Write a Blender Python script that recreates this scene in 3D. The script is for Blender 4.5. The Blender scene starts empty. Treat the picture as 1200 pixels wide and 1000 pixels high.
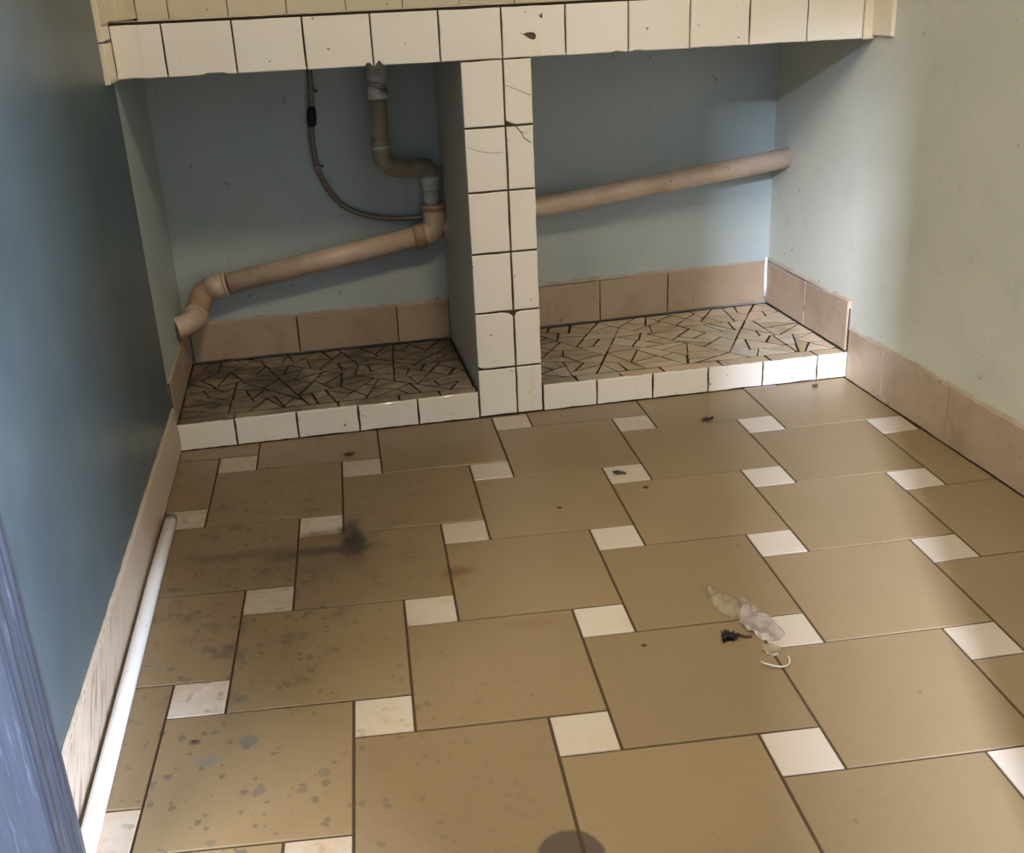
import bpy, bmesh, math, random
from mathutils import Vector, Matrix
random.seed(7)
scene = bpy.context.scene
COL = scene.collection
V = Vector

# ------------------------------------------------------------------ materials
class NT:
    def __init__(self, name):
        self.m = bpy.data.materials.new(name); self.m.use_nodes = True
        self.t = self.m.node_tree; self.b = self.t.nodes['Principled BSDF']
    def n(self, kind, **kw):
        nd = self.t.nodes.new(kind)
        for k, v in kw.items():
            if k in nd.inputs: nd.inputs[k].default_value = v
            else: setattr(nd, k, v)
        return nd
    def l(self, a, b): self.t.links.new(a, b)
    def coord(self):
        if not hasattr(self, 'tc'): self.tc = self.n('ShaderNodeTexCoord').outputs['Object']
        return self.tc
    def noise(self, scale, detail=4, rough=.55, stretch=None, dist=0.0, off=(0, 0, 0)):
        mp = self.n('ShaderNodeMapping')
        if stretch: mp.inputs['Scale'].default_value = stretch
        mp.inputs['Location'].default_value = off
        self.l(self.coord(), mp.inputs['Vector'])
        nz = self.n('ShaderNodeTexNoise', Scale=scale, Detail=detail, Roughness=rough, Distortion=dist)
        self.l(mp.outputs[0], nz.inputs['Vector'])
        return nz.outputs['Fac']
    def ramp(self, fac, stops):
        r = self.n('ShaderNodeValToRGB'); el = r.color_ramp.elements
        while len(el) < len(stops): el.new(.5)
        for e, (p, c) in zip(el, stops):
            e.position = p; e.color = (*c, 1) if len(c) == 3 else c
        self.l(fac, r.inputs[0]); return r.outputs['Color']
    def step(self, fac, a, b):
        r = self.n('ShaderNodeMapRange'); r.interpolation_type = 'SMOOTHSTEP'
        r.inputs['From Min'].default_value = a; r.inputs['From Max'].default_value = b
        self.l(fac, r.inputs['Value']); return r.outputs[0]
    def math(self, op, a, b=None):
        m = self.n('ShaderNodeMath', operation=op)
        for k, x in enumerate((a, b)):
            if x is None: continue
            if isinstance(x, (int, float)): m.inputs[k].default_value = x
            else: self.l(x, m.inputs[k])
        return m.outputs[0]
    def mix(self, fac, a, b, mode='MIX'):
        m = self.n('ShaderNodeMix', data_type='RGBA', blend_type=mode)
        for k, x in ((0, fac), (6, a), (7, b)):
            if isinstance(x, (int, float)): m.inputs[k].default_value = x
            elif isinstance(x, tuple): m.inputs[k].default_value = (*x, 1)
            else: self.l(x, m.inputs[k])
        return m.outputs[2]
    def attr(self, nm='tint'):
        a = self.n('ShaderNodeAttribute', attribute_name=nm); return a.outputs['Fac']
    def axis(self, k):
        s = self.n('ShaderNodeSeparateXYZ'); self.l(self.coord(), s.inputs[0]); return s.outputs[k]
    def spot(self, cx, cy, rx, ry, soft=.35, wob=.5, sc=14):
        """irregular floor stain mask round (cx, cy)"""
        x = self.math('DIVIDE', self.math('SUBTRACT', self.axis(0), cx), rx)
        y = self.math('DIVIDE', self.math('SUBTRACT', self.axis(1), cy), ry)
        d = self.math('SQRT', self.math('ADD', self.math('MULTIPLY', x, x), self.math('MULTIPLY', y, y)))
        nz = self.math('MULTIPLY', self.math('SUBTRACT', self.noise(sc, 5, .6, off=(cx*7, cy*3, 0)), .5), wob*2)
        return self.step(self.math('ADD', d, nz), 1+soft, 1-soft)
    def out(self, col, rough=.5, spec=.5, bump=None, bs=.2, bd=.002, **kw):
        b = self.b
        if isinstance(col, tuple): b.inputs['Base Color'].default_value = (*col, 1)
        else: self.l(col, b.inputs['Base Color'])
        if isinstance(rough, (int, float)): b.inputs['Roughness'].default_value = rough
        else: self.l(rough, b.inputs['Roughness'])
        b.inputs['Specular IOR Level'].default_value = spec
        for k, v in kw.items(): b.inputs[k].default_value = v
        if bump is not None:
            n = self.n('ShaderNodeBump', Strength=bs, Distance=bd)
            self.l(bump, n.inputs['Height']); self.l(n.outputs[0], b.inputs['Normal'])
        return self.m

def mat_floor_tile():
    t = NT('floor_tile_brown')
    c = t.ramp(t.attr(), [(0, (.198, .138, .072)), (1, (.240, .171, .092))])
    c = t.mix(t.math('MULTIPLY', t.step(t.noise(5, 5, .6), .35, .75), .45), c, (.175, .122, .064))
    c = t.mix(t.math('MULTIPLY', t.noise(70, 3), .30), c, (.30, .23, .135))
    x = t.axis(0)
    left = t.step(x, .45, -.10)
    # brown and grey splashes on the side along the left wall
    sp = t.step(t.noise(15, 7, .70), .50, .70)
    patch = t.step(t.noise(3.2, 4, .6, off=(.6, 2.1, 0)), .36, .60)
    band = t.math('MULTIPLY', t.step(t.axis(1), -1.32, -.95), t.math('ADD', t.math('MULTIPLY', t.step(t.axis(1), -.2, -.5), .6), .4))
    sp = t.math('MULTIPLY', sp, t.math('MULTIPLY', t.math('ADD', t.math('MULTIPLY', band, .85), .15), t.math('ADD', t.math('MULTIPLY', patch, .75), .25)))
    c = t.mix(t.math('MULTIPLY', t.math('MULTIPLY', sp, left), .95), c, (.095, .068, .055))
    def drops(sc, big, k):
        mp = t.n('ShaderNodeMapping'); mp.inputs['Location'].default_value = (k, k*2, 0)
        wv = t.n('ShaderNodeTexNoise', Scale=60, Detail=2); t.l(t.coord(), wv.inputs['Vector'])
        ad = t.n('ShaderNodeMixRGB', blend_type='ADD'); ad.inputs[0].default_value = .012
        t.l(t.coord(), ad.inputs[1]); t.l(wv.outputs['Color'], ad.inputs[2]); t.l(ad.outputs[0], mp.inputs['Vector'])
        v = t.n('ShaderNodeTexVoronoi', Scale=sc); t.l(mp.outputs[0], v.inputs['Vector'])
        sx = t.n('ShaderNodeSeparateColor'); t.l(v.outputs['Color'], sx.inputs[0])
        rad = t.math('MULTIPLY', t.math('POWER', sx.outputs[0], 5.0), big)
        return t.step(t.math('SUBTRACT', v.outputs['Distance'], rad), .06, -.04)
    c = t.mix(t.math('MULTIPLY', t.math('MULTIPLY', drops(32, .34, 1.3), left), .62), c, (.12, .10, .085))
    c = t.mix(t.math('MULTIPLY', t.math('MULTIPLY', drops(60, .45, 4.7), left), .6), c, (.10, .075, .055))
    sp2 = t.step(t.noise(46, 2, .5, off=(3, 1, 0)), .67, .70)
    c = t.mix(t.math('MULTIPLY', t.math('MULTIPLY', sp2, left), .75), c, (.10, .085, .07))
    sp3 = t.step(t.noise(34, 2, .5, off=(9, 5, 0)), .735, .76)
    c = t.mix(t.math('MULTIPLY', sp3, .7), c, (.13, .08, .04))
    rust = t.step(t.noise(7, 6, .7, off=(1, 8, 0)), .60, .78)
    c = t.mix(t.math('MULTIPLY', rust, .35), c, (.22, .12, .045))
    c = stains(t, c)
    r = t.math('ADD', t.math('MULTIPLY', t.noise(9, 4), .25), .22)
    return t.out(c, r, .5, t.noise(120, 3), .06, .001)

def stains(t, c):
    c = t.mix(t.math('MULTIPLY', t.spot(.058, -.61, .027, .085, .5, .85, 28), .96), c, (.035, .030, .032))
    c = t.mix(t.math('MULTIPLY', t.spot(-.003, -.582, .055, .030, .5, .6, 30), .75), c, (.17, .105, .055))
    c = t.mix(t.math('MULTIPLY', t.spot(-.01, -.645, .10, .020, .7, .9, 28), .85), c, (.055, .042, .030))
    c = t.mix(t.math('MULTIPLY', t.spot(-.17, -.615, .11, .018, .7, .7, 26), .55), c, (.09, .065, .05))
    c = t.mix(t.math('MULTIPLY', t.spot(-.01, -.70, .10, .06, .8, .9, 22), .45), c, (.12, .085, .045))
    c = t.mix(t.math('MULTIPLY', t.spot(.288, -1.575, .042, .046, .08, .22, 18), .92), c, (.075, .055, .042))
    c = t.mix(t.math('MULTIPLY', t.spot(-.137, -1.235, .014, .014, .2, .25, 30), .8), c, (.12, .12, .10))
    c = t.mix(t.math('MULTIPLY', t.spot(-.20, -1.27, .018, .010, .2, .3, 30), .6), c, (.16, .16, .14))
    c = t.mix(t.math('MULTIPLY', t.spot(.355, -1.02, .05, .02, .6, .6, 30), .5), c, (.17, .11, .05))
    c = t.mix(t.math('MULTIPLY', t.spot(.25, -.80, .03, .02, .5, .7, 40), .7), c, (.15, .075, .03))
    c = t.mix(t.math('MULTIPLY', t.spot(.10, -1.02, .10, .07, .8, .8, 22), .4), c, (.20, .13, .06))
    return c

def mat_floor_inset():
    t = NT('floor_tile_cream')
    c = t.ramp(t.attr(), [(0, (.42, .355, .275)), (1, (.51, .45, .38))])
    c = t.mix(t.math('MULTIPLY', t.step(t.noise(12, 5, .65), .50, .75), .55), c, (.42, .30, .17))
    left = t.step(t.axis(0), .35, -.2)
    sp = t.step(t.noise(45, 3, .5), .58, .66)
    c = t.mix(t.math('MULTIPLY', t.math('MULTIPLY', sp, left), .6), c, (.22, .17, .13))
    c = t.mix(t.math('MULTIPLY', t.math('MULTIPLY', t.step(t.noise(20, 5, .7, off=(4, 4, 0)), .45, .65), left), .5), c, (.40, .24, .12))
    c = stains(t, c)
    return t.out(c, .3, .5, t.noise(90, 3), .05, .001)

def mat_grout(c=(.085, .055, .032)):
    t = NT('grout'); k = t.mix(t.noise(30, 4), c, tuple(x*1.7 for x in c))
    return t.out(k, .9, .2, t.noise(200, 3), .4, .002)

def mat_white(name='white_tile', base=(.86, .81, .72), dirt=.35):
    t = NT(name)
    c = t.mix(t.math('MULTIPLY', t.attr(), .30), base, tuple(x*.86 for x in base))
    c = t.mix(t.math('MULTIPLY', t.step(t.noise(4, 5, .6), .45, .8), dirt), c, (.70, .58, .38))
    sp = t.step(t.noise(60, 2, .5, off=(2, 2, 2)), .735, .76)
    c = t.mix(t.math('MULTIPLY', sp, .8), c, (.16, .11, .06))
    st = t.step(t.noise(9, 3, .5, stretch=(3, 3, .35)), .62, .76)
    c = t.mix(t.math('MULTIPLY', st, .2), c, (.6, .48, .25))
    return t.out(c, .16, .5, t.noise(14, 2), .05, .002)

def mat_paint(name, c0, c1, rough=.45, speck=.75, coat=0.0):
    t = NT(name)
    c = t.mix(t.step(t.noise(3.0, 5, .6), .3, .7), c0, c1)
    c = t.mix(t.math('MULTIPLY', t.step(t.noise(11, 5, .65, off=(5, 5, 5)), .55, .8), .35), c, tuple(x*.72 for x in c0))
    sp = t.step(t.noise(38, 3, .55, off=(7, 1, 3)), .70, .75)
    c = t.mix(t.math('MULTIPLY', sp, speck*.8), c, tuple(x*.30 for x in c0))
    ft = t.step(t.noise(20, 4, .6, stretch=(1, 1, .2), off=(1, 7, 3)), .66, .74)
    c = t.mix(t.math('MULTIPLY', ft, .25), c, tuple(x*.55 for x in c0))
    return t.out(c, rough, .4, t.noise(26, 5, .6), .18, .004)

def mat_skirting():
    t = NT('brown_skirting_tile')
    c = t.ramp(t.attr(), [(0, (.385, .285, .195)), (1, (.45, .34, .24))])
    c = t.mix(t.math('MULTIPLY', t.step(t.noise(8, 5, .65), .4, .75), .5), c, (.26, .18, .115))
    c = t.mix(t.math('MULTIPLY', t.step(t.noise(40, 3), .68, .73), .7), c, (.10, .06, .035))
    return t.out(c, .4, .4, t.noise(60, 3), .1, .002)

def mat_scratched():
    t = NT('scratched_skirting')
    c = t.mix(t.noise(6, 4), (.55, .46, .37), (.42, .33, .25))
    mp = t.n('ShaderNodeMapping'); mp.inputs['Rotation'].default_value = (.9, 0, 0)
    t.l(t.coord(), mp.inputs[0])
    w = t.n('ShaderNodeTexNoise', Scale=22, Detail=3); mp2 = t.n('ShaderNodeMapping'); mp2.inputs['Scale'].default_value = (1, 4.5, .5)
    t.l(mp.outputs[0], mp2.inputs[0]); t.l(mp2.outputs[0], w.inputs['Vector'])
    k = t.math('MULTIPLY', t.step(w.outputs['Fac'], .5, .62), t.step(t.axis(1), -.75, -1.1))
    c = t.mix(t.math('MULTIPLY', k, .75), c, (.22, .16, .12))
    return t.out(c, .5, .35, w.outputs['Fac'], .2, .002)

def mat_paving():
    t = NT('broken_tile_paving')
    c = t.ramp(t.attr(), [(0, (.48, .36, .22)), (.35, (.58, .50, .36)), (.6, (.60, .44, .31)), (.8, (.56, .52, .41)), (1, (.44, .33, .2))])
    c = t.mix(t.math('MULTIPLY', t.step(t.noise(9, 5, .65), .4, .75), .55), c, (.24, .16, .09))
    # soot-dark grime lies over the paving towards the left alcove
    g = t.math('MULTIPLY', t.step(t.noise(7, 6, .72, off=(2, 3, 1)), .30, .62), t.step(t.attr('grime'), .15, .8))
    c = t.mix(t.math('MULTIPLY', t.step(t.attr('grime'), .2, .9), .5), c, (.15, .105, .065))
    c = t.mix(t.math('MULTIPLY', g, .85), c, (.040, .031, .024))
    return t.out(c, .45, .4, t.noise(50, 3), .12, .002)

def mat_pvc(name, base, dirt, amt=.6, rough=.38):
    t = NT(name)
    c = t.mix(t.math('MULTIPLY', t.step(t.noise(12, 5, .65), .4, .75), amt), base, dirt)
    c = t.mix(t.math('MULTIPLY', t.step(t.noise(70, 2), .70, .74), .6), c, tuple(x*.35 for x in dirt))
    return t.out(c, rough, .5, t.noise(60, 3), .08, .001)

def mat_plain(name, c, rough=.5, spec=.4, nz=.25, sc=30, **kw):
    t = NT(name)
    k = t.mix(t.math('MULTIPLY', t.noise(sc, 4), nz*2), c, tuple(x*.6 for x in c))
    return t.out(k, rough, spec, **kw)

def mat_door():
    t = NT('blue_grey_door_paint')
    c = t.mix(t.noise(14, 5, .6, stretch=(6, 6, .35)), (.036, .043, .058), (.066, .076, .100))
    c = t.mix(t.math('MULTIPLY', t.step(t.noise(30, 4, .6, stretch=(8, 8, .5)), .55, .7), .4), c, (.14, .17, .24))
    return t.out(c, .35, .5, t.noise(30, 4, .6, stretch=(8, 8, .4)), .2, .003)

M = dict(
    floor=mat_floor_tile(), inset=mat_floor_inset(), grout=mat_grout((.05, .032, .018)), grout2=mat_grout((.11, .07, .04)), grout_dark=mat_grout((.022, .016, .011)),
    white=mat_white(), cream=mat_white('cream_wall_tile', (.82, .74, .58), .5),
    paint=mat_paint('blue_green_paint', (.385, .435, .43), (.43, .475, .46)),
    paintr=mat_paint('pale_green_cream_paint', (.56, .57, .48), (.62, .62, .53)),
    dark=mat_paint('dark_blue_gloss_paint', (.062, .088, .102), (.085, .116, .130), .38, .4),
    pillar_pale=mat_paint('pillar_side_grey', (.50, .48, .43), (.58, .56, .50), .7),  # pale grey for the pillar sides, lighter than the alcove walls
    skirt=mat_skirting(), scratched=mat_scratched(), paving=mat_paving(),
    mortar=mat_plain('mortar', (.46, .39, .30), .9, .2, .4),
    pvc=mat_pvc('beige_pvc', (.58, .45, .34), (.34, .23, .14), .6),
    pvcrust=mat_pvc('stained_beige_pvc', (.42, .28, .175), (.28, .14, .06), .8),
    trap=mat_pvc('grimy_plastic_pipe', (.36, .30, .20), (.17, .125, .07), .8),
    white_pl=mat_pvc('white_plastic', (.72, .71, .68), (.48, .42, .33), .35, .3),
    dirty_white=mat_pvc('dirty_white_plastic', (.68, .67, .63), (.28, .22, .15), .6, .35),
    pipe_white=mat_pvc('white_pvc', (.80, .82, .86), (.62, .60, .58), .25, .3),
    tube=mat_plain('brown_clear_tube', (.20, .145, .105), .25, .6, .3),
    black=mat_plain('black_tape', (.012, .011, .010), .55),
    grey=mat_plain('grey_metal', (.22, .21, .19), .4, .5, .4, Metallic=.5),
    door=mat_door(), sealant=mat_plain('white_sealant', (.78, .78, .75), .5),
    ceil=mat_plain('ceiling_paint', (.62, .60, .54), .9),
    beige_film=mat_plain('beige_wrapper', (.60, .50, .33), .45, .5, .5, 40),
    film=mat_plain('greyish_film', (.60, .52, .44), .35, .6, .3, 40),
    bug=mat_plain('dark_shell', (.03, .016, .010), .3, .5, .4, 200),
    crumb=mat_plain('dark_crumb', (.07, .04, .02), .7),
    crack=mat_plain('crack', (.10, .07, .05), .8),
)

# ------------------------------------------------------------------ mesh helpers
class MB:
    def __init__(self):
        self.bm = bmesh.new(); self.mats = []
        self.tint = self.bm.loops.layers.float_color.new('tint')
        self.grime = self.bm.loops.layers.float_color.new('grime')
    def mi(self, m):
        m = M[m]
        if m not in self.mats: self.mats.append(m)
        return self.mats.index(m)
    def face(self, vs, m, tint=.5, grime=0, smooth=False):
        try: f = self.bm.faces.new(vs)
        except ValueError: return None
        f.material_index = m; f.smooth = smooth
        for lp in f.loops:
            lp[self.tint] = (tint, tint, tint, 1); lp[self.grime] = (grime, grime, grime, 1)
        return f
    def box(self, lo, hi, m, tint=.5):
        (x0, y0, z0), (x1, y1, z1) = lo, hi
        self.hexa([(x0, y0), (x1, y0), (x1, y1), (x0, y1)], z0, z1, m, tint)
    def hexa(self, poly, z0, z1, m, tint=.5, z1b=None):
        """vertical prism over a ccw plan polygon"""
        m = self.mi(m) if isinstance(m, str) else m
        a = [self.bm.verts.new((x, y, z0)) for x, y in poly]
        b = [self.bm.verts.new((x, y, z1)) for x, y in poly]
        n = len(poly)
        for i in range(n): self.face([a[i], a[(i+1) % n], b[(i+1) % n], b[i]], m, tint)
        self.face(b, m, tint); self.face(a[::-1], m, tint)
    def slab(self, poly, frame, d, bev, m, tint=None, grime=0, base=0.0):
        """tile: poly in (u, v) of frame (origin, u, v, n), ccw seen from +n, raised by d with a bevelled rim"""
        m = self.mi(m); o, u, v, n = frame
        tint = random.random() if tint is None else tint
        cx = sum(p[0] for p in poly)/len(poly); cy = sum(p[1] for p in poly)/len(poly)
        def ring(h, sh):
            out = []
            for x, y in poly:
                dx, dy = x-cx, y-cy; L = max(math.hypot(dx, dy), 1e-6); k = max(0, 1-sh*1.3/L)
                out.append(self.bm.verts.new(o + u*(cx+dx*k) + v*(cy+dy*k) + n*h))
            return out
        r0, r1, r2 = ring(base, 0), ring(base+d-bev, 0), ring(base+d, bev)
        N = len(poly)
        for a, b in ((r0, r1), (r1, r2)):
            for i in range(N): self.face([a[i], a[(i+1) % N], b[(i+1) % N], b[i]], m, tint, grime)
        self.face(r2, m, tint, grime)
    def tube(self, pts, r, m, seg=20, caps=True, smooth=True):
        """tube through points; r number or list"""
        m = self.mi(m); pts = [V(p) for p in pts]; N = len(pts)
        rs = r if isinstance(r, (list, tuple)) else [r]*N
        prev = None; rings = []
        for i, p in enumerate(pts):
            t = (pts[min(i+1, N-1)]-pts[max(i-1, 0)]).normalized()
            if prev is None:
                a = V((0, 0, 1)) if abs(t.z) < .9 else V((1, 0, 0)); s = t.cross(a).normalized()
            else:
                s = (prev - t*prev.dot(t)).normalized()
            prev = s; q = t.cross(s)
            rings.append([self.bm.verts.new(p + (s*math.cos(k*2*math.pi/seg) + q*math.sin(k*2*math.pi/seg))*rs[i]) for k in range(seg)])
        for a, b in zip(rings, rings[1:]):
            for k in range(seg): self.face([a[k], a[(k+1) % seg], b[(k+1) % seg], b[k]], m, .5, 0, smooth)
        if caps:
            self.face(rings[0][::-1], m); self.face(rings[-1], m)
    def build(self, name, parent=None, loc=None):
        bmesh.ops.recalc_face_normals(self.bm, faces=self.bm.faces[:])
        o = V(parent['_w']) if parent is not None else V(loc or (0, 0, 0))
        me = bpy.data.meshes.new(name)
        for v in self.bm.verts: v.co -= o
        self.bm.to_mesh(me); self.bm.free()
        for m in self.mats: me.materials.append(m)
        ob = bpy.data.objects.new(name, me); COL.objects.link(ob)
        if parent is not None:
            ob.parent = parent; ob['_w'] = tuple(o)
        else:
            ob.location = o; ob['_w'] = tuple(o)
        return ob

def tag(o, label=None, cat=None, group=None, kind=None):
    for k, v in (('label', label), ('category', cat), ('group', group), ('kind', kind)):
        if v: o[k] = v
    return o
def thing(name, loc, label, cat, group=None):
    o = bpy.data.objects.new(name, None); COL.objects.link(o); o.location = loc; o['_w'] = tuple(loc)
    o.empty_display_size = .05
    return tag(o, label, cat, group)
def clip(poly, a, b, c):
    """keep the part of poly with a*x+b*y <= c"""
    out = []
    for i in range(len(poly)):
        p, q = poly[i], poly[(i+1) % len(poly)]
        dp, dq = a*p[0]+b*p[1]-c, a*q[0]+b*q[1]-c
        if dp <= 0: out.append(p)
        if (dp < 0 < dq) or (dq < 0 < dp):
            t = dp/(dp-dq); out.append((p[0]+(q[0]-p[0])*t, p[1]+(q[1]-p[1])*t))
    return out
def inset(poly, g):
    out = poly
    for i in range(len(poly)):
        p, q = poly[i], poly[(i+1) % len(poly)]
        ex, ey = q[0]-p[0], q[1]-p[1]; L = math.hypot(ex, ey)
        if L < 1e-6: continue
        nx, ny = ey/L, -ex/L
        out = clip(out, nx, ny, nx*p[0]+ny*p[1]-g)
        if len(out) < 3: return []
    return out
def area(p): return .5*sum(p[i][0]*p[(i+1) % len(p)][1]-p[(i+1) % len(p)][0]*p[i][1] for i in range(len(p)))
def rough_edges(poly, amp, step=.012):
    out = []
    for i in range(len(poly)):
        p, q = poly[i], poly[(i+1) % len(poly)]
        ex, ey = q[0]-p[0], q[1]-p[1]; L = math.hypot(ex, ey); n = max(1, int(L/step))
        for k in range(n):
            t = k/n; j = random.uniform(-amp, amp*.4) if k else 0
            out.append((p[0]+ex*t+ey/L*j, p[1]+ey*t-ex/L*j))
    return out
def chip(poly, cx, w, depth):
    """bite irregular chips out of the lowest edge round u = cx"""
    y0 = min(p[1] for p in poly); out = []
    for i in range(len(poly)):
        p, q = poly[i], poly[(i+1) % len(poly)]
        out.append(p)
        if abs(p[1]-y0) < .006 and abs(q[1]-y0) < .006 and p[0] < cx < q[0]:
            n = 9
            for k in range(n+1):
                x = cx-w/2+w*k/n
                if p[0] < x < q[0]:
                    out.append((x, p[1]+(q[1]-p[1])*(x-p[0])/(q[0]-p[0]) + depth*math.sin(math.pi*k/n)**.7*random.uniform(.55, 1.1)))
    return out
RECT = lambda x0, y0, x1, y1: [(x0, y0), (x1, y0), (x1, y1), (x0, y1)]
FRONT = lambda y: (V((0, y, 0)), V((1, 0, 0)), V((0, 0, 1)), V((0, -1, 0)))
TOP = lambda z: (V((0, 0, z)), V((1, 0, 0)), V((0, 1, 0)), V((0, 0, 1)))

# ------------------------------------------------------------------ room geometry
XL, XR = -.348, 1.472             # left wall (at the counter) and right wall
LSK = .0155                       # the left wall drifts outwards towards the near end
def xl(y): return XL + LSK*min(y, 0)
YN, H = -3.3, 2.55                # near wall, ceiling height
def yb(x): return .516 if x < .52 else .520 + (x-.60)*.042

# floor: pinwheel of large brown tiles and small cream insets
A_ = [.43514, .99908, .05504, .00669, .00659, -.0116]
B_ = [-.99145, -.05503, .99625, .01977, .01918, -.01539]
def warp(p):
    x, y = p; b = (1, x, y, x*x, x*y, y*y)
    return (sum(c*k for c, k in zip(A_, b)), sum(c*k for c, k in zip(B_, b)))
S_, s_ = .302, .0952
fl = MB()
fl.hexa([(xl(YN)-.1, YN), (XR+.1, YN), (XR+.1, .7), (XL-.1, .7)], -.10, -.0025, 'grout')
def floor_poly(poly, m, tint=None):
    poly = [warp(p) for p in poly]
    for a, b, c in ((0, 1, -.002), (1, 0, XR-.008), (-1, LSK, -(XL+.004)), (0, -1, -YN)):
        poly = clip(poly, a, b, c)
        if len(poly) < 3: return
    q = inset(poly, .0023)
    if len(q) < 3 or abs(area(q)) < 2e-4: return
    fl.slab(q, TOP(-.0025), .0025, .0008, m, tint)
for i in range(-6, 8):
    for j in range(-6, 9):
        ox, oy = i*S_-j*s_, -i*s_-j*S_
        if not (-1.5 < ox < 1.8 and -2.6 < oy < 1.6): continue
        floor_poly([(ox, oy-s_), (ox+s_, oy-s_), (ox+s_, oy), (ox, oy)], 'inset')
        floor_poly([(ox, oy-s_-S_), (ox+S_, oy-s_-S_), (ox+S_, oy-s_), (ox, oy-s_)], 'floor')
tag(fl.build('floor'), kind='structure')

# walls
w = MB(); T = .12
w.hexa([(XL-T, .516), (.52, .516), (.52, .516+T), (XL-T, .516+T)], -.05, H, 'paint')
w.hexa([(.52, yb(.53)), (XR+T, yb(XR)), (XR+T, yb(XR)+T), (.52, .516+T)], -.05, H, 'paint')
tag(w.build('wall_back'), kind='structure')
w = MB()
YD0, YD1, HD = -1.50, -2.46, 2.42          # the open doorway in this wall
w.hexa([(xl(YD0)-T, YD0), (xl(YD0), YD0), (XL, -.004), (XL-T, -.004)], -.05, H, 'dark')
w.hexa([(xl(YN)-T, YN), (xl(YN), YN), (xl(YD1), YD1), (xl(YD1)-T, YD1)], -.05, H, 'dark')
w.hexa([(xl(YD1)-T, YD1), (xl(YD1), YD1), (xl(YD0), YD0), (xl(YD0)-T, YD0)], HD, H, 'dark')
w.hexa([(XL-T, -.004), (XL, -.004), (XL, .53), (XL-T, .53)], -.05, H, 'paint')
tag(w.build('wall_left'), kind='structure')
w = MB()
w.hexa([(XR, YN), (XR+T, YN), (XR+T, .62), (XR, .62)], -.05, H, 'paintr')
tag(w.build('wall_right'), kind='structure')
w = MB()
w.box((XL-T-.1, YN-T, H), (XR+T, .7, H+.1), 'ceil')
tag(w.build('ceiling'), kind='structure')
# near wall behind the viewer with openings added and shaped to cut the daylight shafts
w = MB()
BEAM_GAPS = [(-.27, .262), (.62, 1.08)]
xs = [-3.6] + [x for d in BEAM_GAPS for x in d] + [XR+T]  # wall run on past the left corner, added to block stray light
for k in range(0, len(xs), 2): w.box((xs[k], YN-T, -.05), (xs[k+1], YN, H), 'paint')
for a, b in BEAM_GAPS: w.box((a, YN-T, 2.12), (b, YN, H), 'paint')
w.box((-3.6, -6.0, -.05), (-.845, -5.8, 4.6), 'paint')      # unseen blocker added outside to soften the beam's left edge
tag(w.build('wall_near'), kind='structure')

# skirting tiles (baseboards) with a ragged mortar line on top
def ragged(mb, a, b, z, n, h, m='mortar', t=.007):
    """ragged strip from a to b (plan points) at height z on the side n"""
    a, b, n = V((*a, 0)), V((*b, 0)), V((*n, 0)); L = (b-a).length; k = max(3, int(L/.015)); mi = mb.mi(m)
    prev = None
    for i in range(k+1):
        p = a+(b-a)*(i/k); hh = z+h*(.35+.35*math.sin(i*.9+a.x*5)*math.sin(i*.37)+random.uniform(-.15, .25))
        q = [mb.bm.verts.new(x) for x in (p+n*.0005+V((0, 0, z-.004)), p+n*t+V((0, 0, z-.004)), p+n*t*.5+V((0, 0, hh)), p+n*.0005+V((0, 0, hh+.001)))]
        if prev:
            for c in range(3): mb.face([prev[c], q[c], q[c+1], prev[c+1]], mi)
        prev = q
def skirt(mb, a, b, z0, z1, n, cuts, m='skirt', d=.009, rag=.007, z1b=None):
    a3, b3 = V((*a, 0)), V((*b, 0)); u = (b3-a3).normalized(); L = (b3-a3).length; n3 = V((*n, 0))
    z1b = z1 if z1b is None else z1b
    zt = lambda x: z1+(z1b-z1)*x/L
    fr = (a3, u, V((0, 0, 1)), n3)
    flip = u.cross(V((0, 0, 1))).dot(n3) < 0
    e = [0]+cuts+[L]
    mb.slab(RECT(.0, z0, L, min(zt(0), zt(L))-.004), fr, .004, .0003, 'grout')
    for p, q in zip(e, e[1:]):
        poly = [(p+.0015, z0+.002), (q-.0015, z0+.002), (q-.0015, zt(q)), (p+.0015, zt(p))]
        poly = rough_edges(poly, .0012, .03)
        mb.slab(poly, fr, d, .0012, m)
    ragged(mb, a, b, max(z1, z1b), n, rag)
PZ = .072
b = MB()
skirt(b, (XL+.012, .515), (.432, .515), PZ, .19, (0, -1), [.312, .610])
dirx = V((1, .042, 0)).normalized(); nb = (.042/1.0009, -1/1.0009)
skirt(b, (.606, yb(.606)-.0005), (XR-.01, yb(XR-.01)-.0005), PZ, .197, nb, [.304, .527], z1b=.207)
tag(b.build('baseboard_back'), kind='structure')
b = MB()
skirt(b, (XR, -.012), (XR, -2.2), 0, .142, (-1, 0), [.19, .485, .79, 1.09, 1.39, 1.69, 1.99])
skirt(b, (XR, yb(XR)-.012), (XR, .004), PZ+.002, .198, (-1, 0), [.28], z1b=.215)
tag(b.build('baseboard_right'), kind='structure')
b = MB()
nl = V((1, -LSK, 0)).normalized()
skirt(b, (XL+.0002, -.004), (xl(-1.468)+.0002, -1.468), 0, .118, (nl.x, nl.y), [], m='scratched', d=.006, rag=.004)
skirt(b, (XL, .505), (XL, .002), PZ, .185, (1, 0), [.22], m='skirt', d=.007)
tag(b.build('baseboard_left'), kind='structure')

# vertical bead of white sealant in the corner of the right alcove
b = MB()
cx, cyy = XR-.012, yb(XR)-.016
b.tube([(cx, cyy, PZ+.02), (cx+.001, cyy, PZ+.06), (cx-.001, cyy, PZ+.10), (cx, cyy, .222)], [.005, .007, .006, .004], 'sealant', 10)
tag(b.build('trim_1'), kind='structure')

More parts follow.
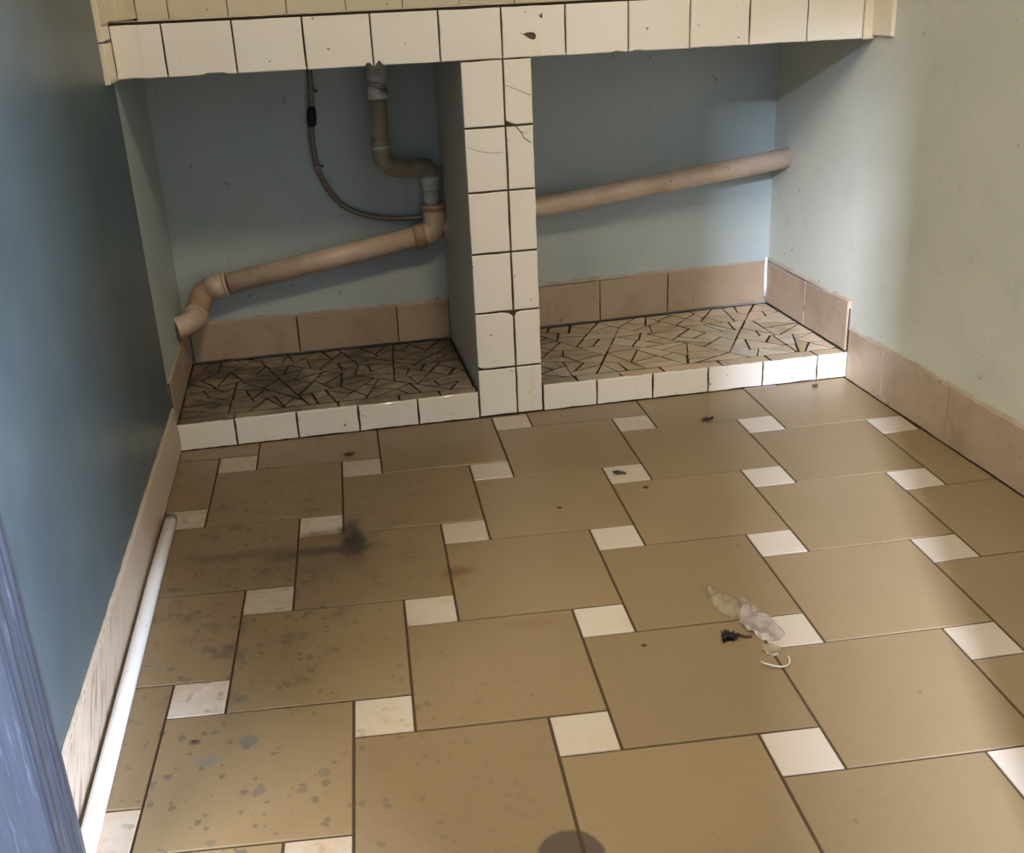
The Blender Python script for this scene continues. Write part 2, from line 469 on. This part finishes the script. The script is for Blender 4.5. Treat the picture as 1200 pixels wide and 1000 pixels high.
# tiled splashbacks on the three walls above the counter
def splash(name, frame, rects, m='cream', d=.007, back=None):
    b = MB()
    if back: b.slab(RECT(*back), frame, .003, .0005, 'grout2')
    for r in rects:
        b.slab(rough_edges(RECT(r[0]+.001, r[1]+.001, r[2]-.001, r[3]-.001), .0008, .03), frame, d, .0015, m)
    return tag(b.build(name), kind='structure')
fb = FRONT(.516)
xs = [XL+.009, -.257, -.104, .05, .208, .362, .517]
rects = [(x0, z0, x1, z0+.15) for x0, x1 in zip(xs, xs[1:]) for z0 in (1.012, 1.164, 1.316)]
splash('trim_2', fb, rects, back=(XL, 1.0, .515, 1.466))
fr = (V((.53, yb(.53)-.001, 0)), dirx, V((0, 0, 1)), V((nb[0], nb[1], 0)))
rects = [(x0*.1565-.013, z0, x0*.1565+.1425, z0+.15) for x0 in range(6) for z0 in (1.0, 1.152, 1.304)]
splash('trim_3', fr, rects, back=(0, .99, .918, 1.454))
fl_ = (V((XL, 0, 0)), V((0, -1, 0)), V((0, 0, 1)), V((1, 0, 0)))
fl_ = (V((XL-.002, 0, 0)), V((0, 1, 0)), V((0, 0, 1)), V((1, 0, 0)))
rects = [(-.118, .900, -.004, .985), (-.118, .987, -.004, 1.137), (-.118, 1.139, -.004, 1.29),
         (-.002, 1.0245, .15, 1.18), (.152, 1.0245, .30, 1.18), (.302, 1.0245, .45, 1.18), (.452, 1.0245, .513, 1.18)]
splash('trim_4', fl_, rects, d=.011, back=None)
fr_ = (V((XR, 0, 0)), V((0, -1, 0)), V((0, 0, 1)), V((-1, 0, 0)))
rects = [(.0, .893, .098, 1.045), (.0, 1.047, .098, 1.2), (-.152, 1.03, -.002, 1.18), (-.304, 1.03, -.154, 1.18), (-.456, 1.03, -.306, 1.18)]
splash('trim_5', fr_, rects, d=.009)

# ------------------------------------------------------------------ counter
def az(x): return .9045-.0092*(x-XL)         # slightly sagging underside
def atop(x): return az(x)+.119
counter = thing('tiled_counter', (.52, 0, 0), 'long built-in counter faced with cream white tiles on a tiled pillar, spanning wall to wall', 'counter')
b = MB()
m = b.mi('grout')
lo = [(XL+.002, az(XL)+.004), (XR-.002, az(XR)+.004)]
# slab body: sloping prism
def sloped(mb, x0, x1, y0, y1a, y1b, f0, f1, m):
    vs = [mb.bm.verts.new(p) for p in ((x0, y0, f0(x0)), (x1, y0, f0(x1)), (x1, y1b, f0(x1)), (x0, y1a, f0(x0)),
                                      (x0, y0, f1(x0)), (x1, y0, f1(x1)), (x1, y1b, f1(x1)), (x0, y1a, f1(x0)))]
    for q in ((0, 3, 2, 1), (4, 5, 6, 7), (0, 1, 5, 4), (1, 2, 6, 5), (2, 3, 7, 6), (3, 0, 4, 7)): mb.face([vs[k] for k in q], m)
sloped(b, XL+.001, XR-.001, .008, .514, yb(XR)-.003, lambda x: az(x)+.012, lambda x: atop(x)-.006, b.mi('paint'))
nx = 12; x0 = XL+.003
for k in range(nx):
    xa, xb = x0+k*.1512, min(x0+(k+1)*.1512, XR-.004)
    for yy in (.014, .166, .318):
        zc = atop((xa+xb)/2)
        b.slab(RECT(xa+.001, yy+.001, xb-.001, yy+.15), TOP(zc-.0075), .006, .001, 'cream')
b.build('countertop', counter)
b = MB()
sloped(b, XL+.001, XR-.001, 0, .012, .012, lambda x: az(x)+.0055, lambda x: atop(x)-.001, b.mi('grout_dark'))
seams = [-.340, -.229, -.076, .080, .233, .389, .536, .689, .842, .995, 1.146, 1.294, 1.440]
chips = {1: [(-.125, .06, .005)], 3: [(.222, .018, .010)], 4: [(.246, .020, .010)], 7: [(.815, .03, .003)], 8: [(.865, .03, .003)]}
for k, (a, c) in enumerate(zip(seams, seams[1:])):
    g = .0017
    poly = [(a+g, az(a)), (c-g, az(c)), (c-g, atop(c)-.007), (a+g, atop(a)-.007)]
    for cx_, w_, d_ in chips.get(k, []): poly = chip(poly, cx_, w_, d_)
    poly = rough_edges(poly, .0012, .03) if k not in chips else poly
    b.slab(poly, FRONT(0), .006, .0018, 'white')
# rounded cream trim tiles that close both ends of the edge
for a, c in ((XL+.002, seams[0]-.001), (seams[-1]+.001, XR-.003)):
    b.slab([(a, az(a)-.002), (c, az(c)-.002), (c, atop(c)), (a, atop(a))], FRONT(0), .0075, .002, 'cream')
# smear and specks of old paint and glue
for (x, z, rx, rz, rot) in ((.598, .945, .020, .0055, -.25), (.63, .985, .004, .003, 0)):
    pts = [(x+rx*math.cos(t)*math.cos(rot)-rz*math.sin(t)*math.sin(rot)*1, z+rx*math.cos(t)*math.sin(rot)+rz*math.sin(t)*math.cos(rot)+.004*math.sin(2*t)) for t in [k*math.pi/8 for k in range(16)]]
    b.slab(pts, FRONT(-.006), .0006, .0002, 'crack')
fe = b.build('front_edge', counter)
tag(fe, 'row of square white tiles with chipped lower rim')
# dividing pillar
PX0, PX1, PXM = .434, .606, .536
b = MB()
b.hexa([(PX0+.002, .004), (PX1-.002, .004), (PX1-.002, .519), (PX0+.002, .514)], .0, az(.52)+.02, 'pillar_pale')
pil = b.build('divider_pillar', counter)
b = MB()
b.box((PX0+.003, 0, 0), (PX1-.003, .0045, az(.52)+.004), 'grout')
zs = [.001, .133, .284, .437, .590, .743, .896]
for r, (z0, z1) in enumerate(zip(zs, zs[1:])):
    for x0_, x1_ in ((PX0, PXM), (PXM, PX1)):
        w0 = [0, 0, .0025, 0, 0, 0][r]
        poly = [(x0_+.0022, z0+.0024), (x1_-.0022, z0+.0024), (x1_-.0022, z1-.0024), (x0_+.0022, z1-.0024)]
        if r == 1 and x0_ == PX0:     # broken lower left corner
            poly = [(x0_+.020, z0+.0024), (x1_-.0022, z0+.0024), (x1_-.0022, z1-.014), (x1_-.012, z1-.006), (x1_-.03, z1-.0024), (x0_+.0022, z1-.0024), (x0_+.0022, z0+.010), (x0_+.008, z0+.006)]
        if r == 1 and x0_ == PXM:
            poly = [(x0_+.0022, z0+.0024), (x1_-.0022, z0+.0024), (x1_-.0022, z1-.0024), (x0_+.02, z1-.0024), (x0_+.007, z1-.006), (x0_+.0022, z1-.016)]
        if r == 5 and x0_ == PXM:
            poly = [(x0_+.022, z0+.0024), (x1_-.0022, z0+.0024), (x1_-.0022, z1-.0024), (x0_+.0022, z1-.0024), (x0_+.0022, z0+.012), (x0_+.010, z0+.008)]
        b.slab(rough_edges(poly, .0010, .03), FRONT(.002), .006, .0016, 'white')
def crack(mb, pts, wd, y=-.0042):
    for (p, q) in zip(pts, pts[1:]):
        dx, dz = q[0]-p[0], q[1]-p[1]; L = math.hypot(dx, dz); nx_, nz_ = -dz/L*wd, dx/L*wd
        mb.slab([(p[0]-nx_, p[1]-nz_), (q[0]-nx_, q[1]-nz_), (q[0]+nx_, q[1]+nz_), (p[0]+nx_, p[1]+nz_)], FRONT(y+.0002), .0006, .0001, 'crack', base=0)
crack(b, [(.540, .837), (.56, .828), (.60, .810)], .0005)
crack(b, [(.440, .700), (.47, .688), (.50, .682), (.527, .682)], .0004)
crack(b, [(.546, .741), (.556, .746), (.565, .742)], .0018)
crack(b, [(.560, .742), (.572, .728), (.580, .712), (.597, .700)], .0011)
crack(b, [(.572, .728), (.588, .722)], .0006)
b.build('tile_facing', pil)

# ------------------------------------------------------------------ plinths with crazy paving
def shatter(x0, x1, y0f, y1f, n):
    """break the region between y0f and y1f(x) into n straight-edged pieces of tile"""
    polys = [[(x0, y0f), (x1, y0f), (x1, y1f(x1)), (x0, y1f(x0))]]
    while len(polys) < n:
        polys.sort(key=lambda p: abs(area(p))*random.uniform(.6, 1.4)); p = polys.pop()
        cx = sum(a for a, _ in p)/len(p); cy = sum(c for _, c in p)/len(p)
        L, dx, dy = max(((e[0]-f_[0])**2+(e[1]-f_[1])**2, e[0]-f_[0], e[1]-f_[1]) for e in p for f_ in p)
        w_ = h_ = math.sqrt(L)*.6
        th = math.atan2(dy, dx)+random.gauss(0, .38)
        a, c = math.cos(th), math.sin(th); d = a*(cx+random.uniform(-.2, .2)*w_)+c*(cy+random.uniform(-.2, .2)*h_)
        q, r = clip(p, a, c, d), clip(p, -a, -c, -d)
        if len(q) < 3 or len(r) < 3: polys.append(p); continue
        polys += [q, r]
    return polys
def plinth(x0, x1, cuts, label, n, grime, y1a, y1b):
    t = thing('tiled_plinth', ((x0+x1)/2, .25, 0), label, 'plinth', 'plinths under the counter')
    b = MB()
    b.hexa([(x0, .004), (x1, .004), (x1, y1b), (x0, y1a)], 0, PZ-.003, 'grout_dark')
    b.build('base', t)
    b = MB(); random.seed(n)
    f1 = lambda x: y1a+(y1b-y1a)*(x-x0)/(x1-x0)
    ff = lambda x: f1(x)-.012
    polys = shatter(x0+.004, x1-.004, .05, ff, n)
    # row of longer offcuts along the front rim
    xx = x0+.004
    while xx < x1-.03:
        xn = min(xx+random.uniform(.09, .17), x1-.004)
        polys.append([(xx, .003), (xn, .003), (xn+random.uniform(-.006, .006), .049), (xx, .049)]); xx = xn
    for p in polys:
        if area(p) < 0: p = p[::-1]
        q = inset(p, random.uniform(.0019, .0036))
        if len(q) < 3 or area(q) < 1.2e-4: continue
        q = [(a+random.uniform(-1, 1)*.0016, c+random.uniform(-1, 1)*.0016) for a, c in q]
        cxp = sum(a for a, _ in q)/len(q); cyp = sum(c for _, c in q)/len(q)
        gr = grime(cxp, cyp)
        b.slab(q, TOP(PZ-.003), .0010, .0003, 'paving', None, min(1, max(0, gr)))
    tag(b.build('paving', t), 'crazy paving of broken tile pieces in dark joints')
    b = MB()
    b.box((x0+.001, .0, .001), (x1-.001, .004, PZ-.004), 'grout')
    e = [x0]+cuts+[x1]
    for k, (a, c) in enumerate(zip(e, e[1:])):
        poly = RECT(a+.0021, .0020, c-.0021, PZ+random.uniform(-.002, .001))
        poly = rough_edges(poly, .0014, .016)
        b.slab(poly, FRONT(.001), .0055, .0014, 'white' if c < x1 or x1 < 1 else 'cream')
    tag(b.build('front_tiles', t), 'row of half-height white tiles')
    return t
plinth(XL+.003, .4335, [-.200, -.043, .115, .271],
       'low plinth with dark grimy broken-tile top under the counter, left of the pillar', 120,
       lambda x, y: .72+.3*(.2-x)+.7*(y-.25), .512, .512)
plinth(.6065, XR-.002, [.754, .910, 1.067, 1.223, 1.382],
       'low plinth with pale crazy-paved top under the counter, right of the pillar', 118,
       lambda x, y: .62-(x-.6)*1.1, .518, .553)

# ------------------------------------------------------------------ plumbing
def smooth_path(pts, n=8):
    pts = [V(p) for p in pts]; out = []
    for i in range(len(pts)-1):
        p0, p1, p2, p3 = pts[max(i-1, 0)], pts[i], pts[i+1], pts[min(i+2, len(pts)-1)]
        for k in range(n):
            t = k/n
            out.append(.5*((2*p1)+(p2-p0)*t+(2*p0-5*p1+4*p2-p3)*t*t+(3*p1-p0-3*p2+p3)*t**3))
    out.append(pts[-1]); return out
drain = thing('drain_pipe', (.38, .46, .40), 'long sloping beige plastic drain pipe crossing both alcoves through the pillar', 'pipe')
R_ = .030
b = MB(); b.tube([(.365, .46, .402), (-.20, .46, .3135)], R_, 'pvc', 28); tag(b.build('pipe', drain), 'beige pipe length in the left alcove')
b = MB(); b.tube([(.425, .46, .412), (.70, .46, .453), (1.0, .455, .487), (1.30, .452, .520), (1.478, .45, .541)], R_*.98, 'pvc', 28)
tag(b.build('pipe', drain), 'beige pipe length in the right alcove')
b = MB(); b.tube([(-.21, .46, .312), (-.262, .46, .304)], [R_*1.13, R_*1.13], 'pvc', 28)
b.tube([(-.205, .46, .3128), (-.214, .46, .3113)], R_*1.18, 'pvc', 28)
b.build('socket', drain)
b = MB(); b.tube(smooth_path([(-.255, .46, .305), (-.277, .455, .288), (-.290, .425, .262), (-.296, .395, .246)], 7), R_*1.08, 'pvcrust', 28)
tag(b.build('elbow', drain), 'brown stained elbow')
b = MB(); b.tube([(-.296, .397, .248), (-.2995, .385, .2435)], R_*1.2, 'pvc', 28); b.build('collar', drain)
b = MB(); b.tube(smooth_path([(-.296, .392, .246), (-.305, .368, .240), (-.325, .345, .2355), (-.352, .330, .231)], 6), R_*1.02, 'pvc', 28)
b.build('elbow', drain)
b = MB(); b.tube([(.340, .46, .398), (.372, .46, .4035)], R_*1.15, 'pvcrust', 28); tag(b.build('collar', drain), 'rust stained collar')
b = MB(); b.tube(smooth_path([(.352, .46, .400), (.382, .46, .406), (.400, .46, .425), (.4025, .46, .450), (.401, .46, .480)], 7), R_*1.1, 'pvc', 28)
b.tube([(.401, .46, .474), (.4005, .46, .490)], R_*1.2, 'pvcrust', 28)
b.build('tee', drain)
# bracket under the pipe end by the right wall
b = MB(); b.tube([(1.430, .462, .512), (1.436, .475, .500), (1.442, .52, .498)], .006, 'grey', 8); b.build('bracket', drain)

trap = thing('sink_waste_trap', (.265, .40, .597), 'grimy bent waste trap with white couplings hanging under the left counter', 'pipe')
b = MB()
b.tube([(.273, .40, .905), (.272, .40, .872), (.272, .40, .860), (.271, .40, .858), (.270, .40, .838), (.2695, .40, .8355)], [.028, .028, .028, .031, .031, .026], 'dirty_white', 28)
for z in (.866, .852, .846, .840): b.tube([(.2713, .40, z+.0018), (.2713, .40, z-.0018)], .0325, 'dirty_white', 28)
tag(b.build('coupling_nut', trap), 'ribbed white coupling')
b = MB()
b.tube([(.2695, .40, .838), (.268, .40, .818)], .0235, 'trap', 24)
for z in (.832, .826): b.tube([(.2692, .40, z), (.2691, .40, z-.003)], .0255, 'dirty_white', 24)
b.build('threaded_neck', trap)
b = MB(); b.tube([(.2685, .40, .819), (.2675, .40, .8175), (.266, .40, .7945), (.266, .40, .793)], [.026, .028, .028, .026], 'white_pl', 28); tag(b.build('collar', trap), 'clean white collar')
b = MB()
path = [V((.2665, .40, .796-.0022*k)) + V((-.00006*k, 0, 0)) for k in range(52)]
b.tube(path, [.0232+.0009*(1 if k % 5 < 2 else -1) for k in range(len(path))], 'trap', 24); b.build('down_pipe', trap)
b = MB(); b.tube([(.2635, .40, .688), (.2635, .40, .683), (.2635, .40, .668), (.2638, .40, .650), (.264, .40, .646)], [.0245, .0275, .026, .0275, .024], 'trap', 24)
b.tube([(.2635, .40, .670), (.2637, .40, .663)], .0275, 'dirty_white', 24)
b.build('collar', trap)
b = MB()
path = smooth_path([(.264, .40, .652), (.266, .401, .632), (.283, .405, .613), (.315, .418, .602), (.350, .436, .598), (.378, .448, .598), (.394, .456, .588), (.3975, .46, .566), (.3975, .46, .556)], 12)
b.tube(path, [.0245+.0008*math.sin(k*1.5) for k in range(len(path))], 'trap', 24); tag(b.build('bend', trap), 'grimy corrugated bend')
b = MB()
b.tube([(.3975, .46, .572), (.3975, .46, .570), (.397, .46, .547), (.397, .46, .545), (.397, .46, .532), (.397, .46, .530)], [.022, .0255, .0255, .023, .023, .020], 'white_pl', 26)
b.build('reducer', trap)
b = MB()
b.tube([(.397, .46, .532), (.3985, .46, .486)], .0195, 'dirty_white', 24)
for z in (.521, .511, .502): b.tube([(.3975, .46, z), (.3976, .46, z-.004)], .0212, 'dirty_white', 24)
b.build('spigot', trap)

hose = thing('overflow_hose', (.08, .495, .70), 'thin brown hose curving down the back wall to the drain tee', 'hose')
Yh = .503
pth = smooth_path([(.095, Yh, .905), (.093, Yh, .85), (.089, Yh, .79), (.082, Yh, .72), (.081, Yh, .663), (.088, Yh, .604), (.112, Yh, .545), (.143, Yh, .503), (.189, Yh, .474), (.247, Yh, .456), (.310, Yh-.003, .449), (.392, .478, .452)], 8)
b = MB(); b.tube(pth, .0075, 'tube', 14); b.build('tube', hose)
b = MB(); b.tube([(.0878, Yh, .775), (.087, Yh-.001, .765), (.0855, Yh-.001, .748), (.083, Yh, .728), (.0825, Yh, .722)], [.009, .0125, .0135, .0125, .008], 'black', 16); tag(b.build('tape_wrap', hose), 'black tape wrapped round the hose')
for (x, z, nx_) in ((.0917, .815, 1), (.0865, .612, 1)):
    b = MB(); b.box((x-.010, Yh-.010, z-.004), (x+.010, .5158, z+.003), 'tube')
    b.tube([(x+.012, .510, z), (x+.016, .5155, z)], .004, 'grey', 8)
    b.build('clip', hose)

# ------------------------------------------------------------------ left side: pipe on the floor, door
pp = thing('plastic_pipe', (-.345, -1.1, 0), 'slim white plastic pipe lying on the floor along the left wall', 'pipe')
r = .0135
xp = lambda y: xl(y) + .0085 + .0005 + r + .0035
b = MB(); b.tube([(xp(y)+ (.003 if y > -.6 else 0), y, r+.0005) for y in (-.445, -.7, -1.0, -1.3, -1.44, -1.60)], r, 'pipe_white', 24); b.build('tube', pp)
b = MB(); b.tube([(xp(-.43)+.003, -.450, r+.0008), (xp(-.43)+.002, -.432, r+.0008), (xp(-.43)-.001, -.424, r+.001)], [r+.0006, r+.0006, r*.5], 'grey', 18); tag(b.build('end_cap', pp), 'grey metal end piece')

dr = thing('door_1', (-.35, -1.5, 0), None, None)
tag(dr, kind='structure')
ye, xo = -1.470, -.333
b = MB()
b.hexa([(-.50, ye-.105), (xo-.002, ye-.105), (xo, ye), (-.366, ye), (-.366, -1.498), (-.50, -1.498)], .029, HD+.02, 'door')
b.build('door_jamb', dr)
b = MB()
b.hexa([(-.50, YD1-.03), (xo-.014, YD1-.03), (xo-.014, YD1+.075), (-.50, YD1+.075)], .0, HD+.02, 'door')
b.build('door_jamb', dr)
b = MB()
b.box((-.50, YD1+.076, HD-.06), (xo-.012, ye-.106, HD+.02), 'door'); b.build('door_head', dr)
b = MB()
for (off, rr) in ((.026, .0055), (.042, .004), (.085, .006)):
    b.tube([(xo-.0005, ye-off, .034), (xo-.0005, ye-off, HD)], rr, 'door', 10)
b.build('moulding', dr)

# ------------------------------------------------------------------ litter on the floor
def crumple(name, outline, z, amp, m, label, cat, seed, sub=10, thick=.0012):
    """crumpled sheet: outline polygon (plan), creased and lifted; rests on the floor"""
    random.seed(seed)
    cx = sum(p[0] for p in outline)/len(outline); cy = sum(p[1] for p in outline)/len(outline)
    b = MB(); mi = b.mi(m)
    rings = []
    K = 6
    dense = []
    for i in range(len(outline)):
        p, q = outline[i], outline[(i+1) % len(outline)]
        for k in range(4): dense.append((p[0]+(q[0]-p[0])*k/4, p[1]+(q[1]-p[1])*k/4))
    ph = [random.uniform(0, 6.28) for _ in range(6)]
    def hgt(x, y):
        u, v = (x-cx)*60, (y-cy)*60
        f = abs(math.sin(u*.9+v*.5+ph[0]))*.5+abs(math.sin(-u*.6+v*1.3+ph[1]))*.35+abs(math.sin(u*1.9-v*1.1+ph[2]))*.25
        return z+amp*f*f*1.1
    c0 = b.bm.verts.new((cx, cy, hgt(cx, cy)))
    prev = None
    for k in range(1, K+1):
        t = k/K
        ring = []
        for p in dense:
            x, y = cx+(p[0]-cx)*t, cy+(p[1]-cy)*t
            h = hgt(x, y)
            if k == K: h = z+(h-z)*random.choice((0, .15, .5, .9))
            ring.append(b.bm.verts.new((x+random.uniform(-1, 1)*.0008, y+random.uniform(-1, 1)*.0008, h)))
        n = len(ring)
        for i in range(n):
            if prev is None: b.face([c0, ring[i], ring[(i+1) % n]], mi, random.random())
            else: b.face([prev[i], ring[i], ring[(i+1) % n], prev[(i+1) % n]], mi, random.random())
        prev = ring
    ret = bmesh.ops.solidify(b.bm, geom=b.bm.faces[:], thickness=thick)
    mz = min(v.co.z for v in b.bm.verts)
    for v in b.bm.verts: v.co.z -= mz - .0003
    return tag(b.build(name, loc=(cx, cy, 0)), label, cat, 'wrapper scraps in the litter' if name == 'wrapper_scrap' else None)
crumple('wrapper_scrap', [(.692, -.962), (.712, -1.010), (.730, -1.045), (.722, -1.078), (.704, -1.092), (.690, -1.080), (.683, -1.040), (.686, -1.000)],
        .001, .010, 'beige_film', 'torn beige scrap of wrapper, the pointed one at the far end of the litter', 'litter', 3)
crumple('crumpled_film', [(.742, -1.028), (.756, -1.075), (.765, -1.12), (.768, -1.165), (.748, -1.180), (.722, -1.172), (.706, -1.13), (.712, -1.085), (.728, -1.06)],
        .001, .009, 'film', 'crumpled greyish plastic film touching a small cream floor tile', 'litter', 5)
crumple('wrapper_scrap', [(.732, -1.186), (.744, -1.20), (.732, -1.222), (.716, -1.218), (.708, -1.200), (.716, -1.186)],
        .001, .008, 'beige_film', 'small pale wrapper scrap between the crumpled film and the curled strip', 'litter', 11)
b = MB()
arc = [(.716+.024*math.cos(t), -1.238+.020*math.sin(t), .006+.003*math.sin(2*t)) for t in [math.pi*(.95+k*.085) for k in range(14)]]
b.tube(arc, [.0015]*14, 'film', 8)
tag(b.build('curled_strip', loc=(.716, -1.24, 0)), 'curled translucent strip, nearest piece of the litter', 'litter')
# dark tuft with a thin twisted tail
random.seed(4)
tuft = thing('fluff_tuft', (.668, -1.155, 0), 'small dark tuft of fluff left of the crumpled film', 'litter')
b = MB()
for k in range(46):
    a = random.uniform(0, 6.28); e = random.uniform(.1, 1.3); L = random.uniform(.010, .017)
    o = V((.668+random.uniform(-.006, .006), -1.155+random.uniform(-.006, .006), .004))
    d = V((math.cos(a)*math.cos(e), math.sin(a)*math.cos(e), math.sin(e)))
    b.tube([o, o+d*L*.6, o+d*L+V((0, 0, -.002))], [.0016, .0013, .0005], 'black', 5)
b.tube([(.668+.009*math.cos(k), -1.155+.009*math.sin(k*1.7), .006) for k in range(8)], .005, 'black', 7)
b.build('tuft', tuft)
b = MB(); b.tube(smooth_path([(.674, -1.156, .004), (.685, -1.150, .006), (.697, -1.158, .004), (.708, -1.160, .004)], 5), .0022, 'crumb', 7); b.build('stalk', tuft)

def insect(name, x, y, L, rot, label):
    t = thing(name, (x, y, 0), label, 'insect', 'dead insects on the floor')
    c, s = math.cos(rot), math.sin(rot)
    P = lambda u, v, z: (x+u*c-v*s, y+u*s+v*c, z)
    b = MB()
    b.tube([P(-L*.5+L*k/10, 0, .0045) for k in range(11)], [max(.0006, L*.19*math.sin(math.pi*min(.97, max(.06, k/10)))**.7) for k in range(11)], 'bug', 12)
    for v in b.bm.verts: v.co.z = .0005+(v.co.z-.0005)*.62 if v.co.z > 0 else .0004
    b.build('body', t)
    b = MB(); b.tube([P(L*.42, 0, .003), P(L*.52, 0, .003), P(L*.60, 0, .0027)], [L*.09, L*.11, L*.05], 'bug', 10); b.build('head', t)
    for sgn in (-1, 1):
        for u in (-.15, .05, .25):
            b = MB(); b.tube([P(L*u, sgn*L*.14, .003), P(L*(u-.06), sgn*L*.30, .0055), P(L*(u-.14), sgn*L*.42, .0008)], .0006, 'bug', 5); b.build('leg', t)
    return t
insect('dead_insect', .683, -.447, .030, -.6, 'dark dead insect lying on a small cream floor tile')
insect('dead_insect', .992, -.195, .034, .35, 'dark dead insect on a brown floor tile close to the right plinth')
def crumb(x, y, r, label, seed, sq=1.6):
    random.seed(seed)
    b = MB(); mi = b.mi('crumb')
    N, K = 9, 5; rings = []
    for k in range(1, K):
        ph = math.pi*k/K
        rings.append([b.bm.verts.new((x+sq*r*math.sin(ph)*math.cos(6.283*i/N)*random.uniform(.75, 1.2), y+r*math.sin(ph)*math.sin(6.283*i/N)*random.uniform(.75, 1.2), max(.0003, r*.55*(1+math.cos(ph))*random.uniform(.85, 1.1)))) for i in range(N)])
    for a, c in zip(rings, rings[1:]):
        for i in range(N): b.face([a[i], a[(i+1) % N], c[(i+1) % N], c[i]], mi)
    b.face(rings[0], mi); b.face(rings[-1][::-1], mi)
    tag(b.build('debris_crumb', loc=(x, y, 0)), label, 'debris', 'dark crumbs on the floor')
crumb(.079, -.152, .007, 'blackish crumb on the floor just in front of the left plinth', 1, 2.2)
crumb(.525, -1.138, .0032, 'brown speck of grit at the middle of the floor, left of the litter', 2)
crumb(.719, -.539, .004, 'dark speck on a brown tile next to the tile with the insect', 3)
crumb(1.356, -.049, .006, 'dark speck on the floor at the right end of the right plinth', 5)
crumb(-.216, -1.222, .0038, 'blackish crumb on the spattered brown tile beside the near end of the white pipe', 6)
crumb(.51, -.585, .0035, 'brown crumb on the brown tile in front of the pillar', 8)

for o in bpy.data.objects:
    if '_w' in o: del o['_w']

# ------------------------------------------------------------------ lights
def area(name, loc, to, sx, sy, power, col, shape='RECTANGLE'):
    l = bpy.data.lights.new(name, 'AREA'); l.shape = shape; l.size = sx; l.size_y = sy; l.energy = power; l.color = col
    o = bpy.data.objects.new(name, l); COL.objects.link(o); o.location = loc
    o.rotation_euler = (V(to)-V(loc)).to_track_quat('-Z', 'Y').to_euler(); return o
# warm ceiling lamp
area('ceiling_lamp', (.55, -1.65, 2.45), (.55, -1.0, 0), .35, .35, 23, (1.0, .81, .57), 'DISK')
# daylight through the open doorway in the left wall
area('doorway_daylight', (-1.05, -2.55, 2.85), (.9, -.4, .6),   .6, .6, 84, (1.0, .89, .72))
# shaft of cool daylight through the slit added behind the viewer
area('slit_daylight', (-1.76, -8.6, 4.3), (.8, -.6, .3), .17, .8, 2700, (.68, .77, 1.0))
# second shaft, through an opening added for it at near right, brightening the near part of the left wall and floor
area('second_shaft_daylight', (1.95, -4.85, 1.7), (-.3, -1.2, .3), .30, 1.2, 850, (.70, .80, 1.0))
wd = bpy.data.worlds.new('World'); scene.world = wd; wd.use_nodes = True
wd.node_tree.nodes['Background'].inputs[0].default_value = (.6, .75, 1, 1)
wd.node_tree.nodes['Background'].inputs[1].default_value = .4

# ------------------------------------------------------------------ camera
cd = bpy.data.cameras.new('Camera'); cam = bpy.data.objects.new('Camera', cd); COL.objects.link(cam)
rt = V((.9838448393, -.1711902752, -.0523757746)); up = V((.1135465562, .3703183186, .9218586416)); fw = V((.1384070507, .912912956, -.3839706018))
mt = Matrix((rt, up, -fw)).transposed().to_4x4(); mt.translation = V((.0433508841, -2.6355988012, 1.0417734114))
cam.matrix_world = mt
cd.sensor_fit = 'HORIZONTAL'; cd.sensor_width = 36; cd.lens = 1260.568/1200*36
cd.shift_x = (600-568.113)/1200; cd.shift_y = (516.033-500)/1200
cd.clip_start = .02
scene.camera = cam
scene.view_settings.view_transform = 'Standard'; scene.view_settings.look = 'None'
scene.view_settings.exposure = .13; scene.view_settings.gamma = 1; scene.view_settings.use_curve_mapping = False
